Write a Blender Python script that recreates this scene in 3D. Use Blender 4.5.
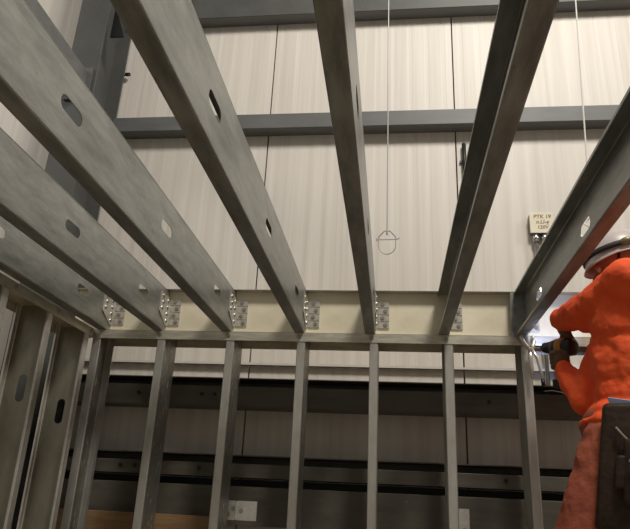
import bpy, bmesh, math, random
from mathutils import Vector, Matrix, Euler
random.seed(7)
for o in list(bpy.data.objects): bpy.data.objects.remove(o, do_unlink=True)
S = bpy.context.scene
COL = S.collection
H = 1.54                      # camera height above the floor (m)

# ------------------------------------------------------------------ camera
cam_d = bpy.data.cameras.new('camera'); cam = bpy.data.objects.new('camera', cam_d); COL.objects.link(cam)
r = Vector((0.99254215, 0.11292962, 0.0459018)); u = Vector((-0.00271451, -0.35597851, 0.9344902)); f = Vector((-0.12187168, 0.92764551, 0.35301713))
cam.matrix_world = Matrix(((r.x, u.x, -f.x, 0), (r.y, u.y, -f.y, 0), (r.z, u.z, -f.z, H), (0, 0, 0, 1)))
cam_d.sensor_fit = 'HORIZONTAL'; cam_d.sensor_width = 36; cam_d.lens = 635.26/630*36
cam_d.clip_start = 0.02
S.camera = cam

# ------------------------------------------------------------------ world, lights, exposure
w = bpy.data.worlds.new('World'); S.world = w; w.use_nodes = True
w.node_tree.nodes['Background'].inputs[0].default_value = (1.0, 0.92, 0.79, 1)
w.node_tree.nodes['Background'].inputs[1].default_value = 0.225
S.view_settings.view_transform = 'Standard'; S.view_settings.look = 'None'
S.view_settings.exposure = -0.1; S.view_settings.gamma = 1.0; S.view_settings.use_curve_mapping = False

def area(name, loc, target, size, power, color):
    d = bpy.data.lights.new(name, 'AREA'); d.shape = 'DISK'; d.size = size; d.energy = power; d.color = color
    o = bpy.data.objects.new(name, d); COL.objects.link(o); o.location = loc
    o.rotation_euler = (Vector(target)-Vector(loc)).to_track_quat('-Z', 'Y').to_euler()
    return o
WARM = (1.0, 0.945, 0.855)
area('overhead_light', (1.5, 0.3, 7.2), (0.5, 3.5, 2.8), 1.2, 240, WARM)
area('overhead_light', (5.6, 0.6, 6.8), (0.4, 3.2, 2.8), 1.2, 85, (1.0, 0.96, 0.90))
area('overhead_light', (-5.4, 1.2, 6.2), (-3.2, 3.9, 4.2), 1.0, 45, (1.0, 0.96, 0.90))  # added lamp that brightens the cladding left of the column

# ------------------------------------------------------------------ materials
def mat(name, c1, c2=None, rough=0.5, metal=0.0, scale=6.0, stretch=(1, 1, 1), bump=0.0, bscale=60, rough2=None, detail=6, spots=None):
    m = bpy.data.materials.new(name); m.use_nodes = True; N = m.node_tree.nodes; L = m.node_tree.links
    p = N['Principled BSDF']; p.inputs['Roughness'].default_value = rough; p.inputs['Metallic'].default_value = metal
    p.inputs['Base Color'].default_value = (*c1, 1)
    if c2 is None: return m
    tc = N.new('ShaderNodeTexCoord'); mp = N.new('ShaderNodeMapping'); mp.inputs['Scale'].default_value = stretch
    L.new(tc.outputs['Object'], mp.inputs[0])
    n = N.new('ShaderNodeTexNoise'); n.inputs['Scale'].default_value = scale; n.inputs['Detail'].default_value = detail; n.inputs['Roughness'].default_value = 0.65
    L.new(mp.outputs[0], n.inputs['Vector'])
    cr = N.new('ShaderNodeValToRGB'); cr.color_ramp.elements[0].position = 0.33; cr.color_ramp.elements[1].position = 0.68
    cr.color_ramp.elements[0].color = (*c1, 1); cr.color_ramp.elements[1].color = (*c2, 1)
    L.new(n.outputs['Fac'], cr.inputs[0]); last = cr.outputs[0]
    if spots:
        sc, th, colr = spots
        v = N.new('ShaderNodeTexNoise'); v.inputs['Scale'].default_value = sc; v.inputs['Detail'].default_value = 3
        L.new(mp.outputs[0], v.inputs['Vector'])
        r2 = N.new('ShaderNodeValToRGB'); r2.color_ramp.elements[0].position = th; r2.color_ramp.elements[1].position = th+0.04
        L.new(v.outputs['Fac'], r2.inputs[0])
        mx = N.new('ShaderNodeMix'); mx.data_type = 'RGBA'; L.new(r2.outputs[0], mx.inputs[0]); L.new(last, mx.inputs[6]); mx.inputs[7].default_value = (*colr, 1)
        last = mx.outputs[2]
    L.new(last, p.inputs['Base Color'])
    if rough2 is not None:
        mr = N.new('ShaderNodeMapRange'); mr.inputs[3].default_value = rough; mr.inputs[4].default_value = rough2
        L.new(n.outputs['Fac'], mr.inputs[0]); L.new(mr.outputs[0], p.inputs['Roughness'])
    if bump:
        b = N.new('ShaderNodeTexNoise'); b.inputs['Scale'].default_value = bscale; L.new(mp.outputs[0], b.inputs['Vector'])
        bp = N.new('ShaderNodeBump'); bp.inputs['Strength'].default_value = bump; bp.inputs['Distance'].default_value = 0.01
        L.new(b.outputs['Fac'], bp.inputs['Height']); L.new(bp.outputs[0], p.inputs['Normal'])
    return m
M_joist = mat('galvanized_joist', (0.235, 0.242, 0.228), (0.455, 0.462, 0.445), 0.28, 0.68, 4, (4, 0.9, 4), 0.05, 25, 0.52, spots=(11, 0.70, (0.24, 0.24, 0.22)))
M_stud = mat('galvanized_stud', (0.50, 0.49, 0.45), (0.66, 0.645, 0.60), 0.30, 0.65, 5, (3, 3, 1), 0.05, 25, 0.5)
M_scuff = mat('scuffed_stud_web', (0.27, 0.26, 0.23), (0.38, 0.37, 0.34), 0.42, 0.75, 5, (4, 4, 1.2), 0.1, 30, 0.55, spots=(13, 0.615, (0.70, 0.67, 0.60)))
M_track = mat('galvanized_track', (0.52, 0.49, 0.41), (0.78, 0.74, 0.63), 0.30, 0.55, 7, (1, 6, 6), 0.05, 30, 0.45)
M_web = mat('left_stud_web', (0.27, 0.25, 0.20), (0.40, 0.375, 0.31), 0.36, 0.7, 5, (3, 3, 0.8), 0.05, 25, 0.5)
M_rim = mat('galvanized_rim', (0.82, 0.75, 0.57), (0.90, 0.83, 0.65), 0.40, 0.2, 4, (1, 1, 1), 0.05, 40, 0.55)
M_clip = mat('bright_zinc', (0.62, 0.60, 0.55), (0.78, 0.76, 0.71), 0.28, 0.6, 30)
M_screw = mat('zinc_screw', (0.40, 0.38, 0.33), (0.60, 0.57, 0.50), 0.3, 0.9, 60)
M_panel = mat('white_wall_panel', (0.645, 0.60, 0.545), (0.77, 0.73, 0.675), 0.5, 0, 3, (6, 6, 0.12))
M_panelL = mat('white_side_panel', (0.62, 0.58, 0.52), (0.70, 0.66, 0.60), 0.5, 0, 3, (5, 5, 0.25))
M_seam = mat('seam_filler', (0.05, 0.045, 0.04))
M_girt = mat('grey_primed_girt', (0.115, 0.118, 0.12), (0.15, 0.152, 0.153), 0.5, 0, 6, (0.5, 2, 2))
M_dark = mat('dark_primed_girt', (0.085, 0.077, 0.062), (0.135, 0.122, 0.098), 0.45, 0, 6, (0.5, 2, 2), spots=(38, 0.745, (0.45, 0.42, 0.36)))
M_col = mat('grey_primed_column', (0.07, 0.072, 0.068), (0.095, 0.097, 0.092), 0.5, 0, 4)
M_black = mat('black_metal', (0.012, 0.012, 0.012), None, 0.5)
M_wire = mat('galvanized_wire', (0.42, 0.42, 0.42), None, 0.45, 0.4)
M_wwire = mat('white_wire', (0.72, 0.70, 0.66), None, 0.5)
M_floor = mat('concrete_floor', (0.28, 0.225, 0.155), (0.38, 0.31, 0.22), 0.7, 0, 1.2, (1, 1, 1), 0.1, 30)
M_wood = mat('pine_plank', (0.26, 0.15, 0.075), (0.38, 0.24, 0.12), 0.65, 0, 8, (0.6, 6, 6))
M_box = mat('cream_box_cover', (0.78, 0.72, 0.55), (0.84, 0.78, 0.62), 0.5, 0, 12)
M_boxside = mat('grey_box_side', (0.30, 0.30, 0.29), None, 0.4, 0.7)
M_conduit = mat('conduit_steel', (0.50, 0.50, 0.50), (0.62, 0.62, 0.61), 0.25, 0.9, 20)
M_red = mat('red_fitting', (0.45, 0.05, 0.03), None, 0.5)
M_ink = mat('marker_ink', (0.20, 0.13, 0.08), None, 0.7)
M_shirt = mat('orange_shirt', (0.95, 0.095, 0.018), (1.0, 0.135, 0.03), 0.8, 0, 4, (1, 1, 1), 0.25, 55)
M_trouser = mat('rust_trousers', (0.29, 0.066, 0.034), (0.38, 0.095, 0.048), 0.85, 0, 7, (1, 1, 1), 0.3, 60)
M_skin = mat('skin', (0.42, 0.20, 0.13), (0.50, 0.25, 0.17), 0.55, 0, 20)
M_hat = mat('white_hard_hat', (0.52, 0.45, 0.44), (0.66, 0.59, 0.56), 0.35, 0, 5)
M_strap = mat('black_strap', (0.02, 0.018, 0.016), None, 0.6)
M_olive = mat('buckle', (0.22, 0.20, 0.12), None, 0.4, 0.5)
M_leather = mat('dark_leather', (0.024, 0.014, 0.009), (0.055, 0.035, 0.023), 0.55, 0, 14, (1, 1, 1), 0.3, 40)
M_leather.node_tree.nodes['Principled BSDF'].inputs['Specular IOR Level'].default_value = 0.25
M_cord = mat('pale_cord', (0.22, 0.19, 0.14), None, 0.7)
M_blue = mat('blue_square', (0.16, 0.22, 0.34), (0.24, 0.30, 0.42), 0.35, 0.3, 8)
M_drill = mat('drill_body', (0.018, 0.016, 0.015), None, 0.45)
M_amber = mat('amber_drill_shell', (0.45, 0.20, 0.03), None, 0.45)
M_boot = mat('brown_boot', (0.07, 0.045, 0.03), None, 0.6)
M_alu = mat('aluminium', (0.5, 0.5, 0.5), (0.6, 0.6, 0.6), 0.35, 0.8, 10)
M_glove = mat('work_glove', (0.10, 0.055, 0.03), (0.15, 0.085, 0.05), 0.8, 0, 25, (1, 1, 1), 0.3, 60)

# ------------------------------------------------------------------ mesh helpers
class MB:
    def __init__(s): s.v = []; s.f = []
    def add(s, vs, fs):
        n = len(s.v); s.v += [tuple(v) for v in vs]; s.f += [tuple(i+n for i in q) for q in fs]
    def box(s, x0, x1, y0, y1, z0, z1):
        x0, x1 = sorted((x0, x1)); y0, y1 = sorted((y0, y1)); z0, z1 = sorted((z0, z1))
        s.add([(x0,y0,z0),(x1,y0,z0),(x1,y1,z0),(x0,y1,z0),(x0,y0,z1),(x1,y0,z1),(x1,y1,z1),(x0,y1,z1)],
              [(0,3,2,1),(4,5,6,7),(0,1,5,4),(1,2,6,5),(2,3,7,6),(3,0,4,7)]); return s
    def prism(s, pts, axis, a0, a1):
        # closed polygon pts (2D) extruded along axis; 2D order: x->(y,z) y->(x,z) z->(x,y)
        def P(p, a):
            return {0:(a,p[0],p[1]), 1:(p[0],a,p[1]), 2:(p[0],p[1],a)}[axis]
        n = len(pts)
        fs = [tuple(range(n))[::-1], tuple(range(n, 2*n))]+[(i, (i+1) % n, n+(i+1) % n, n+i) for i in range(n)]
        s.add([P(p, a0) for p in pts]+[P(p, a1) for p in pts], fs); return s
    def tube(s, pts, rad, n=8, caps=True):
        pts = [Vector(p) for p in pts]; rad = rad if isinstance(rad, (list, tuple)) else [rad]*len(pts)
        vs = []; fs = []; ref = None
        for i, p in enumerate(pts):
            t = (pts[min(i+1, len(pts)-1)]-pts[max(i-1, 0)]).normalized()
            if ref is None: ref = t.orthogonal().normalized()
            a = (ref - t*ref.dot(t)).normalized(); b = t.cross(a); ref = a
            for k in range(n):
                q = 2*math.pi*k/n; vs.append(p+(a*math.cos(q)+b*math.sin(q))*rad[i])
        for i in range(len(pts)-1):
            for k in range(n): fs.append((i*n+k, i*n+(k+1) % n, (i+1)*n+(k+1) % n, (i+1)*n+k))
        if caps: fs += [tuple(range(n))[::-1], tuple(range((len(pts)-1)*n, len(pts)*n))]
        s.add(vs, fs); return s
    def ball(s, c, rx, ry=None, rz=None, rot=None, nu=16, nv=10):
        ry = ry or rx; rz = rz or rx; vs = []; fs = []; c = Vector(c)
        R = rot if rot is not None else Matrix.Identity(3)
        for i in range(nv+1):
            th = math.pi*i/nv
            for k in range(nu):
                ph = 2*math.pi*k/nu
                vs.append(c+R @ Vector((rx*math.sin(th)*math.cos(ph), ry*math.sin(th)*math.sin(ph), rz*math.cos(th))))
        for i in range(nv):
            for k in range(nu): fs.append((i*nu+k, (i+1)*nu+k, (i+1)*nu+(k+1) % nu, i*nu+(k+1) % nu))
        s.add(vs, fs); return s
    def limb(s, a, b, ra, rb, n=14):
        a = Vector(a); b = Vector(b); k = 6
        s.tube([a+(b-a)*i/k for i in range(k+1)], [ra+(rb-ra)*i/k for i in range(k+1)], n)
        s.ball(a, ra, nu=n, nv=8); s.ball(b, rb, nu=n, nv=8); return s
    def mesh(s, name, smooth=False):
        m = bpy.data.meshes.new(name); m.from_pydata(s.v, [], s.f); m.validate()
        bm = bmesh.new(); bm.from_mesh(m); bmesh.ops.recalc_face_normals(bm, faces=bm.faces); bm.to_mesh(m); bm.free()
        if smooth: m.polygons.foreach_set('use_smooth', [True]*len(m.polygons))
        return m
    def build(s, name, material, parent=None, smooth=False, loc=None):
        m = s.mesh(name, smooth); m.materials.append(material); return link(name, m, parent, loc)
def link(name, mesh, parent=None, loc=None):
    o = bpy.data.objects.new(name, mesh); COL.objects.link(o)
    if parent: o.parent = parent
    if loc is not None: o.location = loc
    return o
def tag(o, label=None, cat=None, group=None, kind=None):
    for k, v in (('label', label), ('category', cat), ('group', group), ('kind', kind)):
        if v: o[k] = v
    return o
def empty(name, loc, label, cat, group=None):
    o = bpy.data.objects.new(name, None); COL.objects.link(o); o.location = loc; o.empty_display_size = 0.05
    return tag(o, label, cat, group)
def bevel(o, wd, seg=2):
    b = o.modifiers.new('bevel', 'BEVEL'); b.width = wd; b.segments = seg; b.limit_method = 'ANGLE'; return o
def remesh(o, voxel, smooth=6, folds=0.0, fscale=0.1):
    m = o.modifiers.new('remesh', 'REMESH'); m.mode = 'VOXEL'; m.voxel_size = voxel; m.use_smooth_shade = True
    c = o.modifiers.new('smooth', 'SMOOTH'); c.iterations = smooth; c.factor = 0.5
    if folds:
        t = bpy.data.textures.new('folds', 'CLOUDS'); t.noise_scale = fscale; t.noise_depth = 2
        d = o.modifiers.new('folds', 'DISPLACE'); d.texture = t; d.strength = folds; d.mid_level = 0.5; d.texture_coords = 'LOCAL'
    return o
def hexhead(rad=0.006, h=0.004, axis='y'):
    b = MB(); pts = [(rad*math.cos(math.pi/3*k), rad*math.sin(math.pi/3*k)) for k in range(6)]
    b.prism(pts, {'x':0, 'y':1, 'z':2}[axis], -h, 0)
    pts = [(1.5*rad*math.cos(math.pi/4*k), 1.5*rad*math.sin(math.pi/4*k)) for k in range(8)]
    b.prism(pts, {'x':0, 'y':1, 'z':2}[axis], -h*0.35, 0)
    m = b.mesh('screw'); m.materials.append(M_screw); return m
SCREW_Y = hexhead(0.0085, 0.006, axis='y')                     # head points to -Y
SCREW_X = hexhead(0.0085, -0.006, axis='x')           # head points to +X

# slotted sheet: a strip a0..a1 (long axis) by 0..wd with obround punch-outs at hole centres (a, w)
def slotted(a0, a1, w0, w1, holes, hl, hw, thick, M):
    """M maps (a, w, t) to xyz"""
    b = MB(); cols = [a0]
    segs = []
    hs = sorted(holes)
    cur = a0
    for (ha, hc) in hs:
        s0, s1 = ha-hl/2, ha+hl/2
        segs.append((cur, s0, None)); rr = hw/2; pts = []
        for k in range(7): pts.append((s0+rr-rr*math.cos(math.pi/2*k/6), rr*math.sin(math.pi/2*k/6)))
        for k in range(7): pts.append((s1-rr+rr*math.sin(math.pi/2*k/6), rr*math.cos(math.pi/2*k/6)))
        segs.append((s0, s1, (hc, pts))); cur = s1
    segs.append((cur, a1, None))
    def quad(p, q, rr_, s_):
        P = [p, q, rr_, s_]
        b.add([M(*k, 0) for k in P]+[M(*k, thick) for k in P], [(0,1,2,3),(7,6,5,4),(0,4,5,1),(2,6,7,3),(1,5,6,2),(3,7,4,0)])
    for s0, s1, h in segs:
        if h is None:
            if s1-s0 > 1e-5: quad((s0,w0),(s1,w0),(s1,w1),(s0,w1))
        else:
            hc, pts = h
            for (pa, pw), (qa, qw) in zip(pts[:-1], pts[1:]):
                if qa-pa < 1e-6: continue
                quad((pa, hc+pw), (qa, hc+qw), (qa, w1), (pa, w1))
                quad((pa, w0), (qa, w0), (qa, hc-qw), (pa, hc-pw))
    return b

# ------------------------------------------------------------------ setting: floor and building walls
ZT = 2.44; DW = 3.95; RIB = 0.1222; PW = 11*RIB
fl = MB().box(-6.5, 7, -6, 4.3, -0.15, 0).build('floor', M_floor); tag(fl, 'brown-grey concrete floor of the workshop', kind='structure')
wf = MB().box(-6.2, 6.8, DW+0.03, DW+0.10, 0, 7.4).build('wall_far', M_seam); tag(wf, 'white ribbed metal cladding wall of the building', kind='structure')
def panel_mesh(name, width, z0, z1, n, material, thick=0.035):
    pts = [(0, 0)]; p = width/n
    for i in range(n):
        x = i*p
        pts += [(x+0.30*p, 0), (x+0.40*p, 0.0009), (x+0.55*p, 0.0009), (x+0.63*p, 0.0)]
    pts += [(width, 0), (width, thick), (0, thick)]
    b = MB(); n_ = len(pts)
    vs = [(x, y, z0) for x, y in pts]+[(x, y, z1) for x, y in pts]
    fs = [(i, i+1, n_+i+1, n_+i) for i in range(n_-1)]+[(n_-1, 0, n_, 2*n_-1)]
    b.add(vs, fs); m = b.mesh(name); m.materials.append(material); return m
PM = panel_mesh('panel', PW-0.010, 0, 7.4, 11, M_panel)
for i in range(-4, 5):
    x = -0.909+i*PW+0.005
    if x > 6.2: continue
    link('panel', PM, wf, (x, DW, 0))
# girts -------------------------------------------------------------
def bolt_mesh(rad=0.011, h=0.010):
    b = MB(); b.prism([(rad*math.cos(math.pi/3*k), rad*math.sin(math.pi/3*k)) for k in range(6)], 1, -h, 0)
    m = b.mesh('bolt'); m.materials.append(M_black); return m
BOLT = bolt_mesh()
GX0, GX1 = -2.07, 6.6
def c_girt(name, z0, z1, label, yf=3.84, wm=None):
    """plain channel girt: web toward the room with lipped flanges running back to the cladding"""
    t = empty(name, (0, yf, z0), label, 'beam', 'wall girts'); h = z1-z0; d = DW-yf-0.002
    bevel(MB().box(GX0, GX1, 0, 0.006, 0, h).build('web', wm or M_girt, t), 0.002)
    MB().box(GX0, GX1, 0.006, d, 0, 0.006).build('flange', M_girt, t)
    MB().box(GX0, GX1, 0.006, d, h-0.006, h).build('flange', M_girt, t)
    return t
g = c_girt('wall_girt', 0.893*DW+H, 0.893*DW+H+0.24, 'grey steel girt highest on the far cladding wall, at the top of the frame', wm=M_col)
g = c_girt('wall_girt', 0.635*DW+H, 0.684*3.84+H, 'grey steel girt across the upper cladding wall, below the highest one')
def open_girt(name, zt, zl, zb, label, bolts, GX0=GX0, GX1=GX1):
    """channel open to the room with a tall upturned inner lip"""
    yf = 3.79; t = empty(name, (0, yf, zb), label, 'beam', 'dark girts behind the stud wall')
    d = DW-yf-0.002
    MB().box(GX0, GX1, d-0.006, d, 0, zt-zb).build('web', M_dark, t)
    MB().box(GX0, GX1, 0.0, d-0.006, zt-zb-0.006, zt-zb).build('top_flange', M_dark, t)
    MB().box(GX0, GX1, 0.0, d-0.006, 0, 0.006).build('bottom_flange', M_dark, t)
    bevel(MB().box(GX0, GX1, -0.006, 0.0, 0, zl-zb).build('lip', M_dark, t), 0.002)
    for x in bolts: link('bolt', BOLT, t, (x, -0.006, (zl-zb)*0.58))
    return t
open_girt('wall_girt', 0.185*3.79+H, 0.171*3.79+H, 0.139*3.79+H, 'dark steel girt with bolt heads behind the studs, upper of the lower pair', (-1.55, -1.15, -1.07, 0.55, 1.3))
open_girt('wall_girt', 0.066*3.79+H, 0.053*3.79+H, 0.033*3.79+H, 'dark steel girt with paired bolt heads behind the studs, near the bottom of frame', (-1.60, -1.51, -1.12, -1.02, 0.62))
LX = dict(GX0=-6.1, GX1=-2.345)
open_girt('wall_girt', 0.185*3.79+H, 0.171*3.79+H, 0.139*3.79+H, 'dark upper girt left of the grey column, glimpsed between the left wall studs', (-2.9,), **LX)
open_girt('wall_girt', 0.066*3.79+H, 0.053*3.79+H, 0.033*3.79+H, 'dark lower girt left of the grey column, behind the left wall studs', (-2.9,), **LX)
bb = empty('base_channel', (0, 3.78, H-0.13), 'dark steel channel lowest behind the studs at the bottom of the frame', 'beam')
MB().box(GX0, GX1, 0.152, 0.158, 0.207, 0.248).build('shade_strip', M_black, bb)  # black strip painting in the shade between base channel and girt lip
bevel(MB().box(GX0, GX1, 0, 0.008, 0, 0.207).build('web', M_dark, bb), 0.002)
MB().box(GX0, GX1, 0.008, 0.16, 0.199, 0.207).build('flange', M_dark, bb)
MB().box(GX0, GX1, 0.008, 0.16, 0, 0.008).build('flange', M_dark, bb)
an = empty('ledger_angle', (0, 3.90, 0.2075*3.9+H), 'thin pale steel angle running along the cladding just under the joist rim', 'beam')
MB().box(GX0, GX1, 0.02, 0.048, 0, 0.004).build('leg', M_girt, an); MB().box(GX0, GX1, 0.014, 0.020, 0, 0.014).build('leg', M_panelL, an)  # horizontal leg in darker grey, its underside shade put into the colour

# main column and side beam --------------------------------------------
cx0, cx1 = -2.325, -2.095; cy0, cy1 = 3.53, 3.93
c = empty('steel_column', (-2.21, 3.73, 0), 'grey primed wide-flange steel column behind the joists at upper left', 'column')
bevel(MB().box(-0.115, 0.115, -0.20, -0.186, 0, 7.2).build('flange', M_col, c), 0.002)
bevel(MB().box(-0.115, 0.115, 0.186, 0.20, 0, 7.2).build('flange', M_col, c), 0.002)
MB().box(-0.006, 0.006, -0.186, 0.186, 0, 7.2).build('web', M_col, c)
MB().prism([(0.115, 4.72), (0.22, 4.72), (0.115, 5.02)], 1, -0.12, -0.108).build('gusset', M_black, c)
for z in (4.62,):
    b = MB().tube([(0.115, 0.193, z), (0.135, 0.185, z-0.004)], 0.010, 6).build('bolt', M_screw, c)
    MB().tube([(0.135, 0.185, z-0.004), (0.165, 0.175, z-0.012)], 0.016, 6).build('nut', M_black, b)
s = empty('side_beam', (-2.21, 1.2, H+2.60), 'grey steel beam running back to the column, above the joists at upper left', 'beam')
bevel(MB().box(-0.052, 0.052, -2.6, 2.325, 0, 0.20).build('box_section', M_girt, s), 0.004)
MB().box(-0.09, 0.09, 2.313, 2.325, -0.03, 0.23).build('end_plate', M_girt, s)

# ------------------------------------------------------------------ stud wall at the far side
YF = 3.45; SD = 0.200; FL = 0.046
def c_section_parts(root, length, depth, material, webmat, holes, axis, flip, hl=0.10, hw=0.040):
    """C profile along `axis`: 'stud_y' web in the YZ plane (depth along +Y, flange toward flip*X),
       'stud_x' web in the XZ plane (depth along -X, flange toward +Y)"""
    t = 0.0022
    if axis == 'stud_y':
        F = lambda a, w_, q: (-flip*q, w_, a)
        def B(x0, x1, y0, y1): return (x0*flip, x1*flip, y0, y1)
    else:
        F = lambda a, w_, q: (-w_, q, a)
        def B(x0, x1, y0, y1): return (-y0, -y1, -x0, -x1)
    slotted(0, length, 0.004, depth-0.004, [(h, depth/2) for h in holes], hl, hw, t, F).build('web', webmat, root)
    for y0, sgn in ((0, 1), (depth, -1)):
        b = MB()
        pr = [(0, 0.004), (0.0012, 0.0012), (0.004, 0), (FL-0.003, 0), (FL, 0.003), (FL, 0.012), (FL-t, 0.012), (FL-t, 0.004), (FL-0.005, t), (0.005, t), (t, 0.005), (0, 0.005)]
        pts = []
        for px, py in pr:
            q = B(px, px, y0+sgn*py, y0+sgn*py); pts.append((q[0], q[2]))
        b.prism(pts, 2, 0, length); b.build('flange', material, root)
ORD = ['first', 'second', 'third', 'fourth', 'fifth', 'sixth', 'seventh', 'eighth']
J0 = -1.3245; SP = 0.4064
studX = [J0+SP*i for i in range(0, 7)]
slabels = ['far wall galvanized stud under the second joist from the left', 'far wall galvanized stud under the third joist, bright plate beside its foot',
           'far wall galvanized stud under the fourth joist from the left', 'far wall galvanized stud under the middle flat-bottomed joist',
           'far wall galvanized stud left of the clamped one, shiny bracket low on its right', 'far wall galvanized stud carrying the locking clamp at its top',
           'far wall galvanized stud hidden behind the worker in orange']
corner = empty('wall_stud', (-1.738, YF, 0.003), 'corner stud of the far wall beside the left wall studs', 'stud', 'studs of the far wall')
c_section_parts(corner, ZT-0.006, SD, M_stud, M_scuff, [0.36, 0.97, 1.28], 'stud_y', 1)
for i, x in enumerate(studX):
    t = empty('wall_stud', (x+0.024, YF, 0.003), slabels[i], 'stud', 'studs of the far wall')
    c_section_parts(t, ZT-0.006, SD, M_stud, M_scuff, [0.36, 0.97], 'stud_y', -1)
# top track, bottom track
def u_track(name, length, depth, down, label, material):
    """U track along local +X, web at z=0, legs going down (down=1) or up; depth along +Y"""
    t = empty(name, (0, 0, 0), label, 'track', 'wall tracks'); k = -0.048 if down else 0.048
    MB().box(0, length, 0, depth, -0.001, 0.001).build('web', material, t)
    for y0 in (0, depth): MB().box(0, length, y0-0.001, y0+0.001, 0, k).build('leg', material, t)
    return t
tt = u_track('top_track', 3.6, SD+0.006, True, 'galvanized top track capping the far stud wall under the joist ends', M_track); tt.location = (-1.765, YF-0.003, ZT-0.002)
for x in [-1.74]+[q-0.012 for q in studX]: link('screw', SCREW_Y, tt, (x+1.765, -0.001, -0.022))
bt = u_track('bottom_track', 3.6, SD+0.006, False, 'galvanized bottom track under the far stud wall', M_stud); bt.location = (-1.765, YF-0.003, 0.001)
# bright bracket plates on the studs
def plate(name, loc, w_, h_, label, fold):
    t = empty(name, loc, label, 'bracket', 'bracket plates on the studs')
    b = MB(); n = 8
    for (x0, x1, y) in ((0, fold, 0.0), (fold+0.004, w_, 0.006)):
        b.box(x0, x1, y, y+0.002, 0, h_)
    b.box(fold, fold+0.004, -0.006, 0.010, 0.004, h_-0.004)
    b.build('bent_sheet', M_clip, t)
    for x, z in ((0.02, 0.03), (fold-0.012, 0.06), (fold+0.03, 0.05)): link('screw', SCREW_Y, t, (x, 0.0 if x < fold else 0.006, z))
    return t
plate('bracket_plate', (-0.912, YF+SD+0.012, H-0.10), 0.175, 0.10, 'shiny folded sheet-metal bracket low beside the third-joist stud', 0.058)
plate('bracket_plate', (0.318, YF+SD+0.012, H-0.14), 0.085, 0.155, 'shiny crumpled bracket low at the right of the stud next to the clamped one', 0.03)
# pine plank behind
wp = bevel(MB().box(-2.0, -0.98, 3.70, 3.738, H-0.20, H-0.088).build('timber_plank', M_wood), 0.003)
tag(wp, 'brown timber plank on edge at the bottom left behind the studs', 'plank')
for x in (-1.85, -1.15): MB().box(x, x+0.06, 3.70, 3.738, 0, H-0.202).build('support_leg', M_wood, wp)

# ------------------------------------------------------------------ left stud wall
XL = -1.734; SDL = 0.190
llabels = ['left wall stud closest to the corner, with a bright front edge', 'left wall stud second from the corner, long slot in its web',
           'left wall stud third from the corner, at the left edge', 'left wall stud fourth from the corner, out past the left edge', 'left wall stud fifth from the corner, out past the left edge', 'left wall stud sixth from the corner, out past the left edge']
for i, y in enumerate((3.392, 2.975, 2.575, 2.17, 1.765, 1.36)):
    t = empty('wall_stud', (XL, y, 0.003), llabels[i], 'stud', 'studs of the left wall')
    c_section_parts(t, ZT-0.006, SDL, M_clip, M_web, [0.36, 0.97, 1.955 if i == 0 else 2.01], 'stud_x', 1, 0.135, 0.045)  # brighter zinc flanges paint in the metallic shine along the stud edges
lt = u_track('top_track', 4.3, SDL+0.006, True, 'galvanized top track capping the left stud wall, sloping in from the left edge', M_track)
lt.location = (XL+0.003, -0.87, ZT-0.002); lt.rotation_euler = (0, 0, math.pi/2)
for y in (3.395, 3.005, 2.605, 2.2): 
    o = link('screw', SCREW_X, lt, (y+0.87, -0.001, -0.022)); o.rotation_euler = (0, 0, -math.pi/2)
lb = u_track('bottom_track', 4.3, SDL+0.006, False, 'galvanized bottom track under the left stud wall', M_stud)
lb.location = (XL+0.003, -0.87, 0.001); lb.rotation_euler = (0, 0, math.pi/2)

# ------------------------------------------------------------------ rim track and joists
RY = 3.500; JH = 0.254
rim = empty('rim_track', (-1.90, RY, ZT), 'tall galvanized rim track on top of the far stud wall that takes the joist ends', 'track')
MB().box(0, 3.75, 0, 0.002, 0, JH).build('web', M_rim, rim)
MB().box(0, 3.75, -0.052, 0.0, JH-0.001, JH+0.0015).build('top_flange', M_stud, rim)
MB().box(0, 3.75, -0.052, 0.0, 0.0, 0.0022).build('bottom_flange', M_track, rim)

def joist(x, holes, label, y0=-1.3, y1=3.492, hl=0.128, hw=0.047):
    t = empty('ceiling_joist', (x, y0, ZT+0.003), label, 'joist', 'ceiling joists'); L_ = y1-y0; th = 0.0024; hgt = JH-0.006
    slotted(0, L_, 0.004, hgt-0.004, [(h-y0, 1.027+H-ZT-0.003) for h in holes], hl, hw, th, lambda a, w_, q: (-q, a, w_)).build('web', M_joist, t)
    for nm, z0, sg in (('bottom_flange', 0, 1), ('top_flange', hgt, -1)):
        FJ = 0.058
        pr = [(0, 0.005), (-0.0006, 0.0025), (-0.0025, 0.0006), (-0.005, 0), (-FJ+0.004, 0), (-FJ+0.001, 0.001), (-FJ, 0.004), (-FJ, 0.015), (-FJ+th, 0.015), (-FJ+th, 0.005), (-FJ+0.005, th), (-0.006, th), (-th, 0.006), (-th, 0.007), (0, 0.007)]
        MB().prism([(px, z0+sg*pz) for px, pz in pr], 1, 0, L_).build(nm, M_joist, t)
    return t
H3 = [-0.9, -0.1, 0.66, 1.46, 2.29, 3.1]
jl = ['ceiling joist lowest at the left edge, right above the left stud wall', 'ceiling joist second from the left, small slot near its middle',
      'ceiling joist third from the left, running off the top left corner', 'ceiling joist fourth from the left with a bright web, right of the grey column',
      'middle ceiling joist seen flat from below, almost straight down the frame', 'ceiling joist right of the middle with dark open side and brown bottom',
      'ceiling joist at the far right whose lower edge passes over the worker']
JX = [-1.665]+[J0+SP*i for i in range(6)]
JX[6] = 0.722; JX[3] += 0.017; JX[4] += 0.008; JX[5] += 0.008
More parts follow.
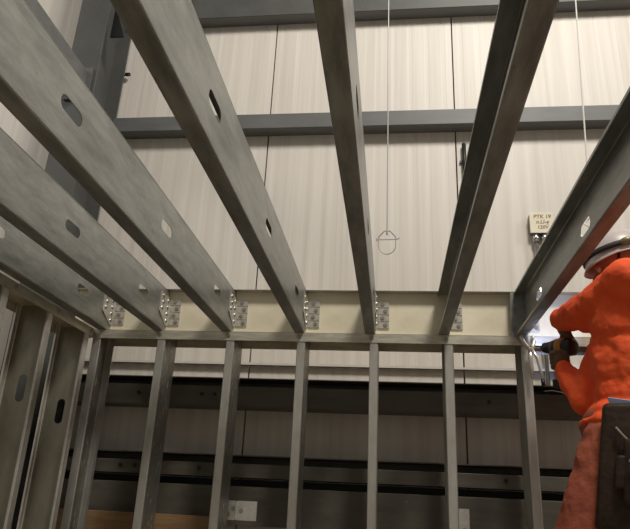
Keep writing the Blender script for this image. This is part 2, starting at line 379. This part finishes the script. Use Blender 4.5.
for i, x in enumerate(JX):
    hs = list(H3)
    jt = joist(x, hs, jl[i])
    if i == 6:      # stiffener plate and bent end tab closing the open end of the last joist
        MB().prism([(-0.078, 0.246), (-0.003, 0.246), (-0.003, 0.004), (-0.070, 0.004), (-0.084, 0.03)], 1, 4.745, 4.750).build('web_stiffener', M_joist, jt)
        MB().prism([(-0.084, 0.03), (-0.070, -0.004), (-0.038, -0.048), (-0.004, -0.060), (0.004, -0.040), (-0.002, 0.0), (-0.050, 0.006)], 1, 4.7400, 4.7445).build('end_tab', M_joist, jt)

# clip angles -------------------------------------------------------
TAB = MB()
for k in range(4): TAB.box(0.016, 0.076, -0.008, -0.0008, 0.041*k, 0.041*k+0.034)
TAB.box(0.001, 0.017, -0.0045, -0.0008, 0, 0.157)
TABM = TAB.mesh('tab_leg'); TABM.materials.append(M_clip)
LEG = MB().prism([(-0.15, 0.05), (-0.03, -0.008), (-0.0008, -0.008), (-0.0008, 0.165), (-0.15, 0.165)], 0, 0.0004, 0.005)
LEGM = LEG.mesh('joist_leg'); LEGM.materials.append(M_clip)
cl = ['leftmost clip angle, tucked in the corner at the end of the first joist', 'clip angle on the second joist from the left, screwed to the rim', 'clip angle on the third joist from the left, screwed to the rim',
      'clip angle on the fourth joist from the left, screwed to the rim', 'clip angle beside the end of the middle joist', 'clip angle half hidden behind the joist right of the middle', 'clip angle at the far right joist, in the drill light']
for i, x in enumerate(JX):
    t = empty('clip_angle', (x+0.0006, RY-0.0006, ZT+0.045), cl[i], 'bracket', 'joist clip angles')
    link('joist_leg', LEGM, t); link('rim_leg', TABM, t)
    for k in range(4): link('screw', SCREW_Y, t, (0.046+0.008*(-1)**k, -0.008, 0.041*k+0.017))
    for k in range(4): link('screw', SCREW_X, t, (0.005, -0.030, 0.040*k+0.019))
    for k in range(3): link('screw', SCREW_X, t, (0.005, -0.115+0.01*(k%2), 0.036*k+0.075))

# ------------------------------------------------------------------ hanging wires and clevis hanger
hy = 3.30; hx = -0.0100*hy
hz = 0.442*hy+H
t = empty('clevis_hanger', (hx, hy, hz), 'thin clevis pipe hanger on a steel wire between the middle joists', 'hanger')
MB().tube([(0, 0, 0.0), (0, 0, 4.6)], 0.0035, 8).build('rod', M_wire, t)
MB().tube([(0, 0, -0.022), (0, 0, 0.004)], 0.006, 8).build('nut', M_wire, t)
R_ = 0.048
MB().tube([(-R_, 0, -0.048), (-R_*0.95, 0, -0.034), (-0.016, 0, 0), (0.016, 0, 0), (R_*0.95, 0, -0.034), (R_, 0, -0.048)], 0.0036, 8).build('yoke', M_wire, t)
MB().tube([(-R_*math.cos(math.pi*k/16), 0, -0.085-0.055*math.sin(math.pi*k/16)) for k in range(17)], 0.0028, 8).tube([(-R_, 0, -0.086), (-R_, 0, -0.048)], 0.0028, 8).tube([(R_, 0, -0.086), (R_, 0, -0.048)], 0.0028, 8).build('cradle_loop', M_wire, t)
MB().tube([(-0.055, 0, -0.053), (0.055, 0, -0.051), (0.068, -0.004, -0.045)], 0.003, 8).tube([(-0.058, 0, -0.06), (-0.058, 0, -0.046)], 0.004, 8).build('cross_bolt', M_wire, t)
wv = empty('hanger_wire', (1.285*0.84, 3.95*0.84, 2.15*0.84+H), 'pale hanger wire at upper right, dropping behind the far right joist', 'wire')
MB().tube([(0, 0, -0.25), (0.01, 0, 0), (0.060, 0.0, 1.2), (0.15, 0, 3.6)], 0.0046, 8).build('strand', M_wwire, wv)
MB().tube([(0.02*math.cos(q*0.6)-0.02, 0.02*math.sin(q*0.6), -0.25-0.01*q) for q in range(12)], 0.004, 6).build('end_loop', M_wwire, wv)

# black conduit stub on the cladding
bc = empty('black_pipe', (0.487, 3.925, 0.605*DW+H-0.24), 'short black vertical pipe on the cladding beside the dark open joist', 'pipe')
MB().tube([(0, 0, 0), (0, 0, 0.24)], 0.015, 10).ball((0, 0, 0.24), 0.015, nu=10, nv=6).build('tube', M_black, bc, True)
for z in (0.1,): MB().box(-0.03, 0.03, 0.010, 0.024, z, z+0.02).build('strap', M_black, bc)

# junction box with two conduits
jb = empty('junction_box', (0.957, DW-0.002, 1.700+H), 'cream square junction box with handwriting, right of the dark open joist', 'box')
bevel(MB().box(-0.072, 0.072, -0.052, 0, 0.008, 0.146).build('back_box', M_boxside, jb), 0.004)
bevel(MB().box(-0.075, 0.075, -0.056, -0.052, 0.004, 0.150).build('cover', M_box, jb), 0.002)
for ln, z, sz in (('PTK 19', 0.108, 0.036), ('n.LI-g', 0.070, 0.036), ('120V', 0.034, 0.033)):
    cu = bpy.data.curves.new('handwriting', 'FONT'); cu.body = ln; cu.size = sz; cu.shear = 0.15; cu.extrude = 0.0004; cu.align_x = 'CENTER'; cu.offset = 0.0006
    tmp = bpy.data.objects.new('tmp', cu); COL.objects.link(tmp)
    dg = bpy.context.evaluated_depsgraph_get(); me = bpy.data.meshes.new_from_object(tmp.evaluated_get(dg)); bpy.data.objects.remove(tmp)
    me.materials.clear(); me.materials.append(M_ink)
    o = link('handwriting', me, jb, (0.004, -0.0564, z)); o.rotation_euler = (math.pi/2, 0, 0)
for j, (x, lab) in enumerate(((0.918, 'left steel conduit below the cream junction box'), (0.972, 'right steel conduit below the cream junction box'))):
    t = empty('conduit', (x, DW-0.032, H+0.72), lab, 'pipe', 'conduits under the junction box')
    MB().tube([(0, 0, 0), (0, 0, 0.955)], 0.0145, 12).build('tube', M_conduit, t, True)
    MB().tube([(0, 0, 0.93), (0, 0, 0.983)], 0.021, 12).build('connector', M_conduit, t, True)
    MB().tube([(0, 0, 0.800), (0, 0, 0.835)], 0.0185, 12).build('coupling', M_red, t, True)
    MB().box(-0.03, 0.03, 0.012, 0.030, 0.40, 0.42).build('strap', M_conduit, t)
# thin stray wire on the girt at right
sw = MB().tube([(0.86, 3.775, H+0.665), (0.90, 3.76, H+0.668), (0.95, 3.765, H+0.66), (1.0, 3.77, H+0.64), (1.06, 3.775, H+0.636)], 0.0028, 6).build('loose_wire', M_wwire, None, True)
tag(sw, 'thin pale loose wire on the dark girt beside the worker', 'wire')

# ------------------------------------------------------------------ locking clamp on the last stud
t = empty('locking_clamp', (0.728, 3.405, H+0.87), 'silver locking clamp pliers gripping the stud top below the far right joist', 'clamp')
MB().tube([(-0.022, 0.03, 0.055), (-0.045, 0.02, 0.04), (-0.046, 0.0, 0.005), (-0.028, -0.006, -0.03), (-0.006, -0.005, -0.055)], [0.007, 0.009, 0.010, 0.010, 0.011], 8).build('upper_jaw', M_clip, t, True)
MB().tube([(0.018, 0.03, 0.03), (0.020, 0.008, 0.0), (0.006, -0.004, -0.04), (-0.004, -0.006, -0.06)], [0.007, 0.010, 0.011, 0.010], 8).build('lower_jaw', M_clip, t, True)
MB().tube([(-0.006, -0.005, -0.05), (-0.012, -0.010, -0.10), (-0.006, -0.012, -0.155), (-0.010, -0.012, -0.205)], [0.011, 0.012, 0.009, 0.007], 8).build('handle', M_clip, t, True)
MB().tube([(-0.002, -0.010, -0.05), (0.022, -0.018, -0.10), (0.032, -0.020, -0.160), (0.040, -0.020, -0.215)], [0.010, 0.009, 0.008, 0.007], 8).build('lever_handle', M_clip, t, True)
MB().tube([(0.040, -0.020, -0.212), (0.042, -0.020, -0.245)], 0.010, 8).build('adjusting_screw', M_black, t, True)
MB().tube([(-0.010, -0.020, -0.058), (-0.010, 0.006, -0.058)], 0.008, 8).build('rivet', M_screw, t)

# ------------------------------------------------------------------ work platform under the worker
DK = 0.93
t = empty('work_platform', (1.0, 2.82, 0), 'aluminium work platform the worker in orange stands on, below the frame', 'platform')
bevel(MB().box(-0.34, 0.34, -0.27, 0.27, DK-0.045, DK).build('deck', M_alu, t), 0.006)
for sx in (-1, 1):
    for sy in (-1, 1):
        MB().limb((sx*0.31, sy*0.24, DK-0.05), (sx*0.36, sy*0.27, 0.02), 0.02, 0.018, 8).build('leg', M_alu, t, True)
    MB().tube([(sx*0.335, -0.255, 0.45), (sx*0.335, 0.255, 0.45)], 0.014, 8).build('rung', M_alu, t, True)

# ------------------------------------------------------------------ the worker
P = lambda x, y, z: Vector((x, y, z+H))
fw = Vector((-0.96, 0.28, 0)).normalized(); lf = Vector((-0.28, -0.96, 0)).normalized(); up = Vector((0, 0, 1))
ROT = Matrix((( -fw.x, -lf.x, 0), (-fw.y, -lf.y, 0), (0, 0, 1)))   # local -x = forward, local -y = left
man = empty('person', (1.0, 2.80, DK), 'worker in orange long-sleeved shirt, white hard hat and tool pouch, drilling at the rim', 'person')
def own(b, name, m, vox, sm=6, folds=0, fs=0.1, parent=man):
    b.v = [tuple(Vector(v)-man.location) for v in b.v]
    o = b.build(name, m, parent, True); return remesh(o, vox, sm, folds, fs) if vox else o
pel = P(0.945, 2.80, 0.30); chest = P(0.985, 2.78, 0.70); neck = P(0.995, 2.79, 0.95)
Lsh = P(0.975, 2.61, 0.925); Rsh = P(1.04, 2.96, 0.86)
Lel = P(0.862, 2.88, 0.865); Lwr = P(0.812, 3.11, 0.892)
Rel = P(0.845, 2.92, 0.475); Rwr = P(0.785, 3.07, 0.665)
Lhip = pel+lf*0.10+fw*0.05+Vector((0, 0, -0.03)); Rhip = pel-lf*0.10+Vector((0, 0, -0.03))
Lkn = P(0.675, 2.73, -0.15); Lan = P(0.80, 2.74, -0.52)
Rkn = P(0.98, 2.93, -0.14); Ran = P(1.06, 2.90, -0.52)
head = P(1.0, 2.79, 1.055)
hf = Vector((-0.90, 0.36, -0.22)).normalized(); hl = up.cross(hf).normalized(); hu = hf.cross(hl).normalized()
HR = Matrix(((-hf.x, -hl.x, hu.x), (-hf.y, -hl.y, hu.y), (-hf.z, -hl.z, hu.z)))
def hp(fx, ly, uz): return head+hf*fx+hl*ly+hu*uz
# body: one continuous skin surface (head, neck, trunk, arms, legs, feet)
b = MB()
b.ball(hp(-0.01, 0, 0.03), 0.098, 0.076, 0.095, HR).ball(hp(0.03, 0, -0.035), 0.068, 0.060, 0.080, HR).ball(hp(0.055, 0, -0.085), 0.035, 0.036, 0.028, HR)
b.limb(hp(0.088, 0, 0.0), hp(0.112, 0, -0.035), 0.010, 0.015, 8).ball(hp(0.083, 0.02, -0.068), 0.012, 0.024, 0.008, HR).ball(hp(0.083, -0.02, -0.068), 0.012, 0.024, 0.008, HR)
b.ball(hp(0.082, 0, 0.018), 0.014, 0.055, 0.010, HR)
for sg in (1, -1):
    b.ball(hp(-0.012, sg*0.078, -0.02), 0.020, 0.009, 0.032, HR)
b.limb(head-Vector((0, 0, 0.05)), neck-Vector((0, 0, 0.05)), 0.055, 0.062)
b.limb(chest, pel, 0.11, 0.11); b.limb(Lsh, Rsh, 0.06, 0.06)
for a, e, w_ in ((Lsh, Lel, Lwr), (Rsh, Rel, Rwr)): b.limb(a, e, 0.05, 0.042).limb(e, w_, 0.042, 0.029)
for a, k, n in ((Lhip, Lkn, Lan), (Rhip, Rkn, Ran)): b.limb(a, k, 0.075, 0.055).limb(k, n, 0.052, 0.035)
# hands (palm + five fingers), continuous with the wrists
grip_top = P(0.800, 3.085, 0.775); drill_ax = (P(0.765, 3.225, 0.800)-P(0.89, 3.0, 0.742)).normalized()
def hand(b, wrist, palm_c, fdir, curl, side, gr=0.0):
    """fdir: finger direction at the knuckles, curl: direction the finger tips bend to, side: index->little direction"""
    fdir = fdir.normalized(); curl = curl.normalized(); side = side.normalized()
    b.limb(wrist, palm_c, 0.028+gr, 0.024+gr, 10)
    for k in range(4): b.limb(palm_c+side*(k-1.5)*0.019-fdir*0.03, palm_c+side*(k-1.5)*0.020+fdir*0.035, 0.013+gr, 0.0115+gr, 8)
    for k, ln in enumerate((0.9, 1.0, 0.95, 0.78)):
        p0 = palm_c+side*(k-1.5)*0.0205+fdir*0.038
        p1 = p0+(fdir*0.8+curl*0.5).normalized()*0.042*ln; p2 = p1+(fdir*0.1+curl).normalized()*0.028*ln; p3 = p2+(curl-fdir*0.5).normalized()*0.022*ln
        b.limb(p0, p1, 0.0098+gr, 0.009+gr, 8).limb(p1, p2, 0.009+gr, 0.0082+gr, 8).limb(p2, p3, 0.0082+gr, 0.007+gr, 8)
    th0 = palm_c-side*0.035-fdir*0.02; th1 = th0+(-side*0.5+fdir*0.5+curl*0.6).normalized()*0.04; th2 = th1+(fdir*0.4+curl*0.9).normalized()*0.032
    b.limb(th0, th1, 0.014+gr, 0.011+gr, 8).limb(th1, th2, 0.011+gr, 0.009+gr, 8)
LH = (Lwr, P(0.822, 3.085, 0.832), Vector((-0.15, 0.35, -0.75)), Vector((0.75, 0.1, -0.6)), Vector((0.3, 0.9, 0.25)))
RH = (Rwr, P(0.785, 3.065, 0.690), Vector((-0.55, 0.75, 0.12)), Vector((0.7, 0.1, 0.0)), Vector((0.1, 0.2, -1)))
hand(b, *LH); hand(b, *RH)
own(b, 'body', M_skin, 0.0055, 5)
for hd in (LH, RH):
    b = MB(); hand(b, *hd, 0.0065); own(b, 'glove', M_glove, 0.0045, 3)
for sg in (1, -1):
    own(MB().ball(hp(0.079, sg*0.030, 0.0), 0.012, nu=12, nv=8), 'eye', M_wwire, 0)
# shirt
b = MB()
def ell(c, fx, ly, uz): b.ball(c, fx, ly, uz, ROT, 20, 12)
ell(P(0.995, 2.785, 0.78), 0.145, 0.20, 0.19); ell(P(0.99, 2.785, 0.62), 0.155, 0.195, 0.20); ell(P(1.0, 2.79, 0.47), 0.17, 0.19, 0.14)
ell(P(0.965, 2.78, 0.405), 0.17, 0.185, 0.07); ell(P(0.945, 2.79, 0.368), 0.175, 0.195, 0.05)
b.limb(Lsh, Lel, 0.092, 0.082).limb(Lel, Lwr-Vector((0, 0.01, 0)), 0.080, 0.058)
b.limb(Lsh+Vector((0.02, 0, -0.05)), Lel+Vector((0, 0, -0.035)), 0.085, 0.062)
b.limb(Rsh, Rel, 0.095, 0.075).limb(Rel, Rel.lerp(Rwr, 0.86), 0.072, 0.050)
b.limb(Lsh, neck-Vector((0, 0, 0.03)), 0.088, 0.07).limb(Rsh, neck-Vector((0, 0, 0.03)), 0.088, 0.07)
b.tube([neck-Vector((0, 0, 0.06)), neck+Vector((-0.004, 0, 0.015))], [0.09, 0.072], 16)
own(b, 'shirt', M_shirt, 0.009, 5, 0.038, 0.11)
# trousers
b = MB()
b.ball(pel+fw*0.015+Vector((0, 0, 0.05)), 0.16, 0.175, 0.11, ROT, 20, 12); b.ball(pel+Vector((0, 0, -0.02)), 0.15, 0.17, 0.12, ROT, 20, 12)
for a, k, n in ((Lhip, Lkn, Lan), (Rhip, Rkn, Ran)):
    b.limb(a, k, 0.122, 0.092).limb(k, n, 0.083, 0.062)
own(b, 'trousers', M_trouser, 0.012, 5, 0.03, 0.07)
for n, nm in ((Lan, 'boot'), (Ran, 'boot')):
    b = MB(); g0 = Vector((n.x, n.y, DK))
    b.limb(g0+up*0.12, g0+up*0.06, 0.055, 0.052).limb(g0+up*0.045, g0+fw*0.15+up*0.042, 0.045, 0.041)
    o = own(b, nm, M_boot, 0.01, 3)
    s_ = MB(); c_ = g0+fw*0.06
    pts = [c_+fw*(0.14*math.cos(q))+lf*(0.05*math.sin(q)) for q in [math.pi*2*i/16 for i in range(16)]]
    s_.prism([(p.x, p.y) for p in pts], 2, DK+0.0005, DK+0.02); own(s_, 'sole', M_black, 0)
# hard hat
hat = MB(); hc = hp(-0.012, 0, 0.038)
rows = []; nu = 28
prof = [(0.0, 0.125), (0.035, 0.122), (0.07, 0.110), (0.10, 0.085), (0.118, 0.05), (0.126, 0.012), (0.129, -0.012)]
vs = [hc+hu*prof[0][1]]; fs = []
for ri, (rr, hh) in enumerate(prof[1:]):
    for k in range(nu):
        q = 2*math.pi*k/nu; br = 1.0
        cf, cs = math.cos(q), math.sin(q)
        ridge = 0.006 if (abs(cs) < 0.25 and ri < 4) else 0
        vs.append(hc+hf*(rr*1.13*cf)+hl*(rr*0.96*cs)+hu*(hh+ridge))
for k in range(nu): fs.append((0, 1+k, 1+(k+1) % nu))
for ri in range(len(prof)-2):
    for k in range(nu): fs.append((1+ri*nu+k, 1+(ri+1)*nu+k, 1+(ri+1)*nu+(k+1) % nu, 1+ri*nu+(k+1) % nu))
base = 1+(len(prof)-2)*nu
n0 = len(vs)
for k in range(nu):
    q = 2*math.pi*k/nu; cf, cs = math.cos(q), math.sin(q); ex = 0.007+0.008*max(0, cf)**1.5
    vs.append(hc+hf*((0.129*1.13+ex)*cf)+hl*((0.129*0.96+0.012)*cs)+hu*(-0.020-0.012*max(0, cf)))
for k in range(nu): fs.append((base+k, n0+k, n0+(k+1) % nu, base+(k+1) % nu))
hat.add(vs, fs); o = own(hat, 'hard_hat', M_hat, 0)
so = o.modifiers.new('solid', 'SOLIDIFY'); so.thickness = 0.004
hatobj = o
b = MB(); band = [hc+hf*(0.150*math.cos(q))+hl*(0.130*math.sin(q))+hu*(0.020) for q in [2*math.pi*i/32 for i in range(32)]]
vs = []; fs = []
for p in band:
    vs += [p+hu*0.012, p-hu*0.012]
for i in range(32):
    j = (i+1) % 32; fs.append((2*i, 2*i+1, 2*j+1, 2*j))
b.add(vs, fs); o = own(b, 'goggle_strap', M_strap, 0); o.modifiers.new('solid', 'SOLIDIFY').thickness = 0.004
bk = hc+hf*(0.150*math.cos(1.9))+hl*(0.136*math.sin(1.9))+hu*0.020
b = MB(); b.ball(bk, 0.026, 0.010, 0.016, HR, 12, 8); own(b, 'strap_buckle', M_olive, 0)
b = MB(); b.limb(hp(-0.02, 0.082, 0.03), hp(0.05, 0.03, -0.11), 0.005, 0.005, 6).limb(hp(-0.02, -0.082, 0.03), hp(0.05, -0.03, -0.11), 0.005, 0.005, 6); own(b, 'chin_strap', M_strap, 0)
# belt and tool pouch on the left hip
b = MB(); vs = []; fs = []
for i in range(28):
    q = 2*math.pi*i/28; p = pel+Vector((0, 0, 0.065))+fw*(0.145*math.cos(q))+lf*(0.19*math.sin(q)); vs += [p+up*0.026, p-up*0.026]
for i in range(28): j = (i+1) % 28; fs.append((2*i, 2*i+1, 2*j+1, 2*j))
b.add(vs, fs); o = own(b, 'tool_belt', M_leather, 0); o.modifiers.new('solid', 'SOLIDIFY').thickness = 0.008
pc = pel+lf*0.235-fw*0.048
def slab(b, c, hf_, hl_, z0, z1, taper=0.85):
    vs = []
    for z, k in ((z0, taper), (z1, 1.0)):
        for a, d in ((-1, -1), (1, -1), (1, 1), (-1, 1)): vs.append(c+fw*(a*hf_*k-0.20*(z-z1))+lf*(d*hl_*k)+up*z)
    b.add(vs, [(0,3,2,1),(4,5,6,7),(0,1,5,4),(1,2,6,5),(2,3,7,6),(3,0,4,7)]); return b
po = own(slab(MB(), pc, 0.125, 0.035, -0.34, 0.115), 'tool_pouch', M_leather, 0); bevel(po, 0.02, 3)
po2 = own(slab(MB(), pc+lf*0.05-fw*0.02, 0.085, 0.03, -0.25, -0.02), 'front_pocket', M_leather, 0, parent=man); bevel(po2, 0.018, 3)
po3 = own(slab(MB(), pc+lf*0.05+fw*0.07, 0.03, 0.022, -0.20, -0.08), 'side_pocket', M_leather, 0, parent=man); bevel(po3, 0.012, 3)
def arc(c0, c1, sag, n=12): return [c0.lerp(c1, i/n)+lf*0.012-up*(sag*4*(i/n)*(1-i/n)) for i in range(n+1)]
b = MB().tube(arc(pc+lf*0.042+fw*0.09+up*0.02, pc+lf*0.075-fw*0.11-up*0.05, 0.06), 0.005, 8); own(b, 'hammer_loop', M_cord, 0)
b = MB().tube(arc(pc+lf*0.085+fw*0.06-up*0.10, pc+lf*0.09-fw*0.10-up*0.13, 0.04), 0.006, 8); own(b, 'pouch_strap', M_cord, 0)
# speed square stuck in the pouch (a thing of its own)
q0 = pc+lf*0.0+up*0.085
tri = [q0+fw*0.105+up*0.055, q0-fw*0.10+up*0.020, q0-fw*0.095-up*0.04, q0+fw*0.085-up*0.045]
b = MB(); vs = [p-lf*0.006 for p in tri]+[p+lf*0.006 for p in tri]
b.add(vs, [(0,1,2,3),(7,6,5,4),(0,4,5,1),(1,5,6,2),(2,6,7,3),(3,7,4,0)])
sq = b.build('rafter_square', M_blue); tag(sq, 'blue-grey flat square sticking out of the leather tool pouch', 'tool'); bevel(sq, 0.002)

# ------------------------------------------------------------------ cordless drill
A0 = P(0.84, 3.02, 0.742); A1 = P(0.735, 3.19, 0.775); ax = (A1-A0).normalized()
t = empty('cordless_drill', A0, 'dark cordless drill with amber shell in the worker\'s hands', 'drill')
def dl(b, name, m, smooth=True):
    b.v = [tuple(Vector(v)-A0) for v in b.v]; return b.build(name, m, t, smooth)
dl(MB().tube([A0+ax*k for k in (0, 0.01, 0.05, 0.10, 0.135)], [0.026, 0.041, 0.044, 0.042, 0.033], 16), 'motor_housing', M_drill)
dl(MB().tube([A0+ax*k for k in (0.045, 0.05, 0.085, 0.09)], [0.042, 0.0455, 0.045, 0.042], 16), 'shell_band', M_amber)
dl(MB().tube([A0+ax*k for k in (0.135, 0.145, 0.185, 0.205)], [0.028, 0.030, 0.026, 0.014], 14), 'chuck', M_drill)
dl(MB().tube([A0+ax*0.205, A0+ax*0.255], 0.004, 8), 'bit', M_screw)
g1 = A0+ax*0.06-Vector((0, 0, 0.03)); g2 = g1+Vector((-0.012, 0.008, -0.115))
dl(MB().limb(g1, g2, 0.019, 0.018, 12), 'handle', M_drill)
bt_ = MB(); c_ = g2-Vector((0, 0, 0.025)); sd = ax.cross(up).normalized(); af = up.cross(sd).normalized()
vs = [c_+af*a*0.045+sd*d*0.033+up*z for z in (-0.022, 0.022) for a, d in ((-1,-1),(1,-1),(1,1),(-1,1))]
bt_.add(vs, [(0,3,2,1),(4,5,6,7),(0,1,5,4),(1,2,6,5),(2,3,7,6),(3,0,4,7)]); bevel(dl(bt_, 'battery', M_drill, False), 0.006)
dl(MB().limb(g1+ax*0.022-up*0.01, g1+ax*0.026-up*0.022, 0.007, 0.007, 8), 'trigger', M_black)
ld = bpy.data.lights.new('drill_lamp', 'SPOT'); ld.energy = 5; ld.color = (0.42, 0.56, 1.0); ld.spot_size = math.radians(62); ld.spot_blend = 0.6; ld.shadow_soft_size = 0.008
lo = bpy.data.objects.new('drill_lamp', ld); COL.objects.link(lo); lo.location = A0+ax*0.20+up*0.055+Vector((0.05,0,0))
lo.rotation_euler = (Vector((0.86, 3.50, 2.50))-lo.location).to_track_quat('-Z', 'Y').to_euler()
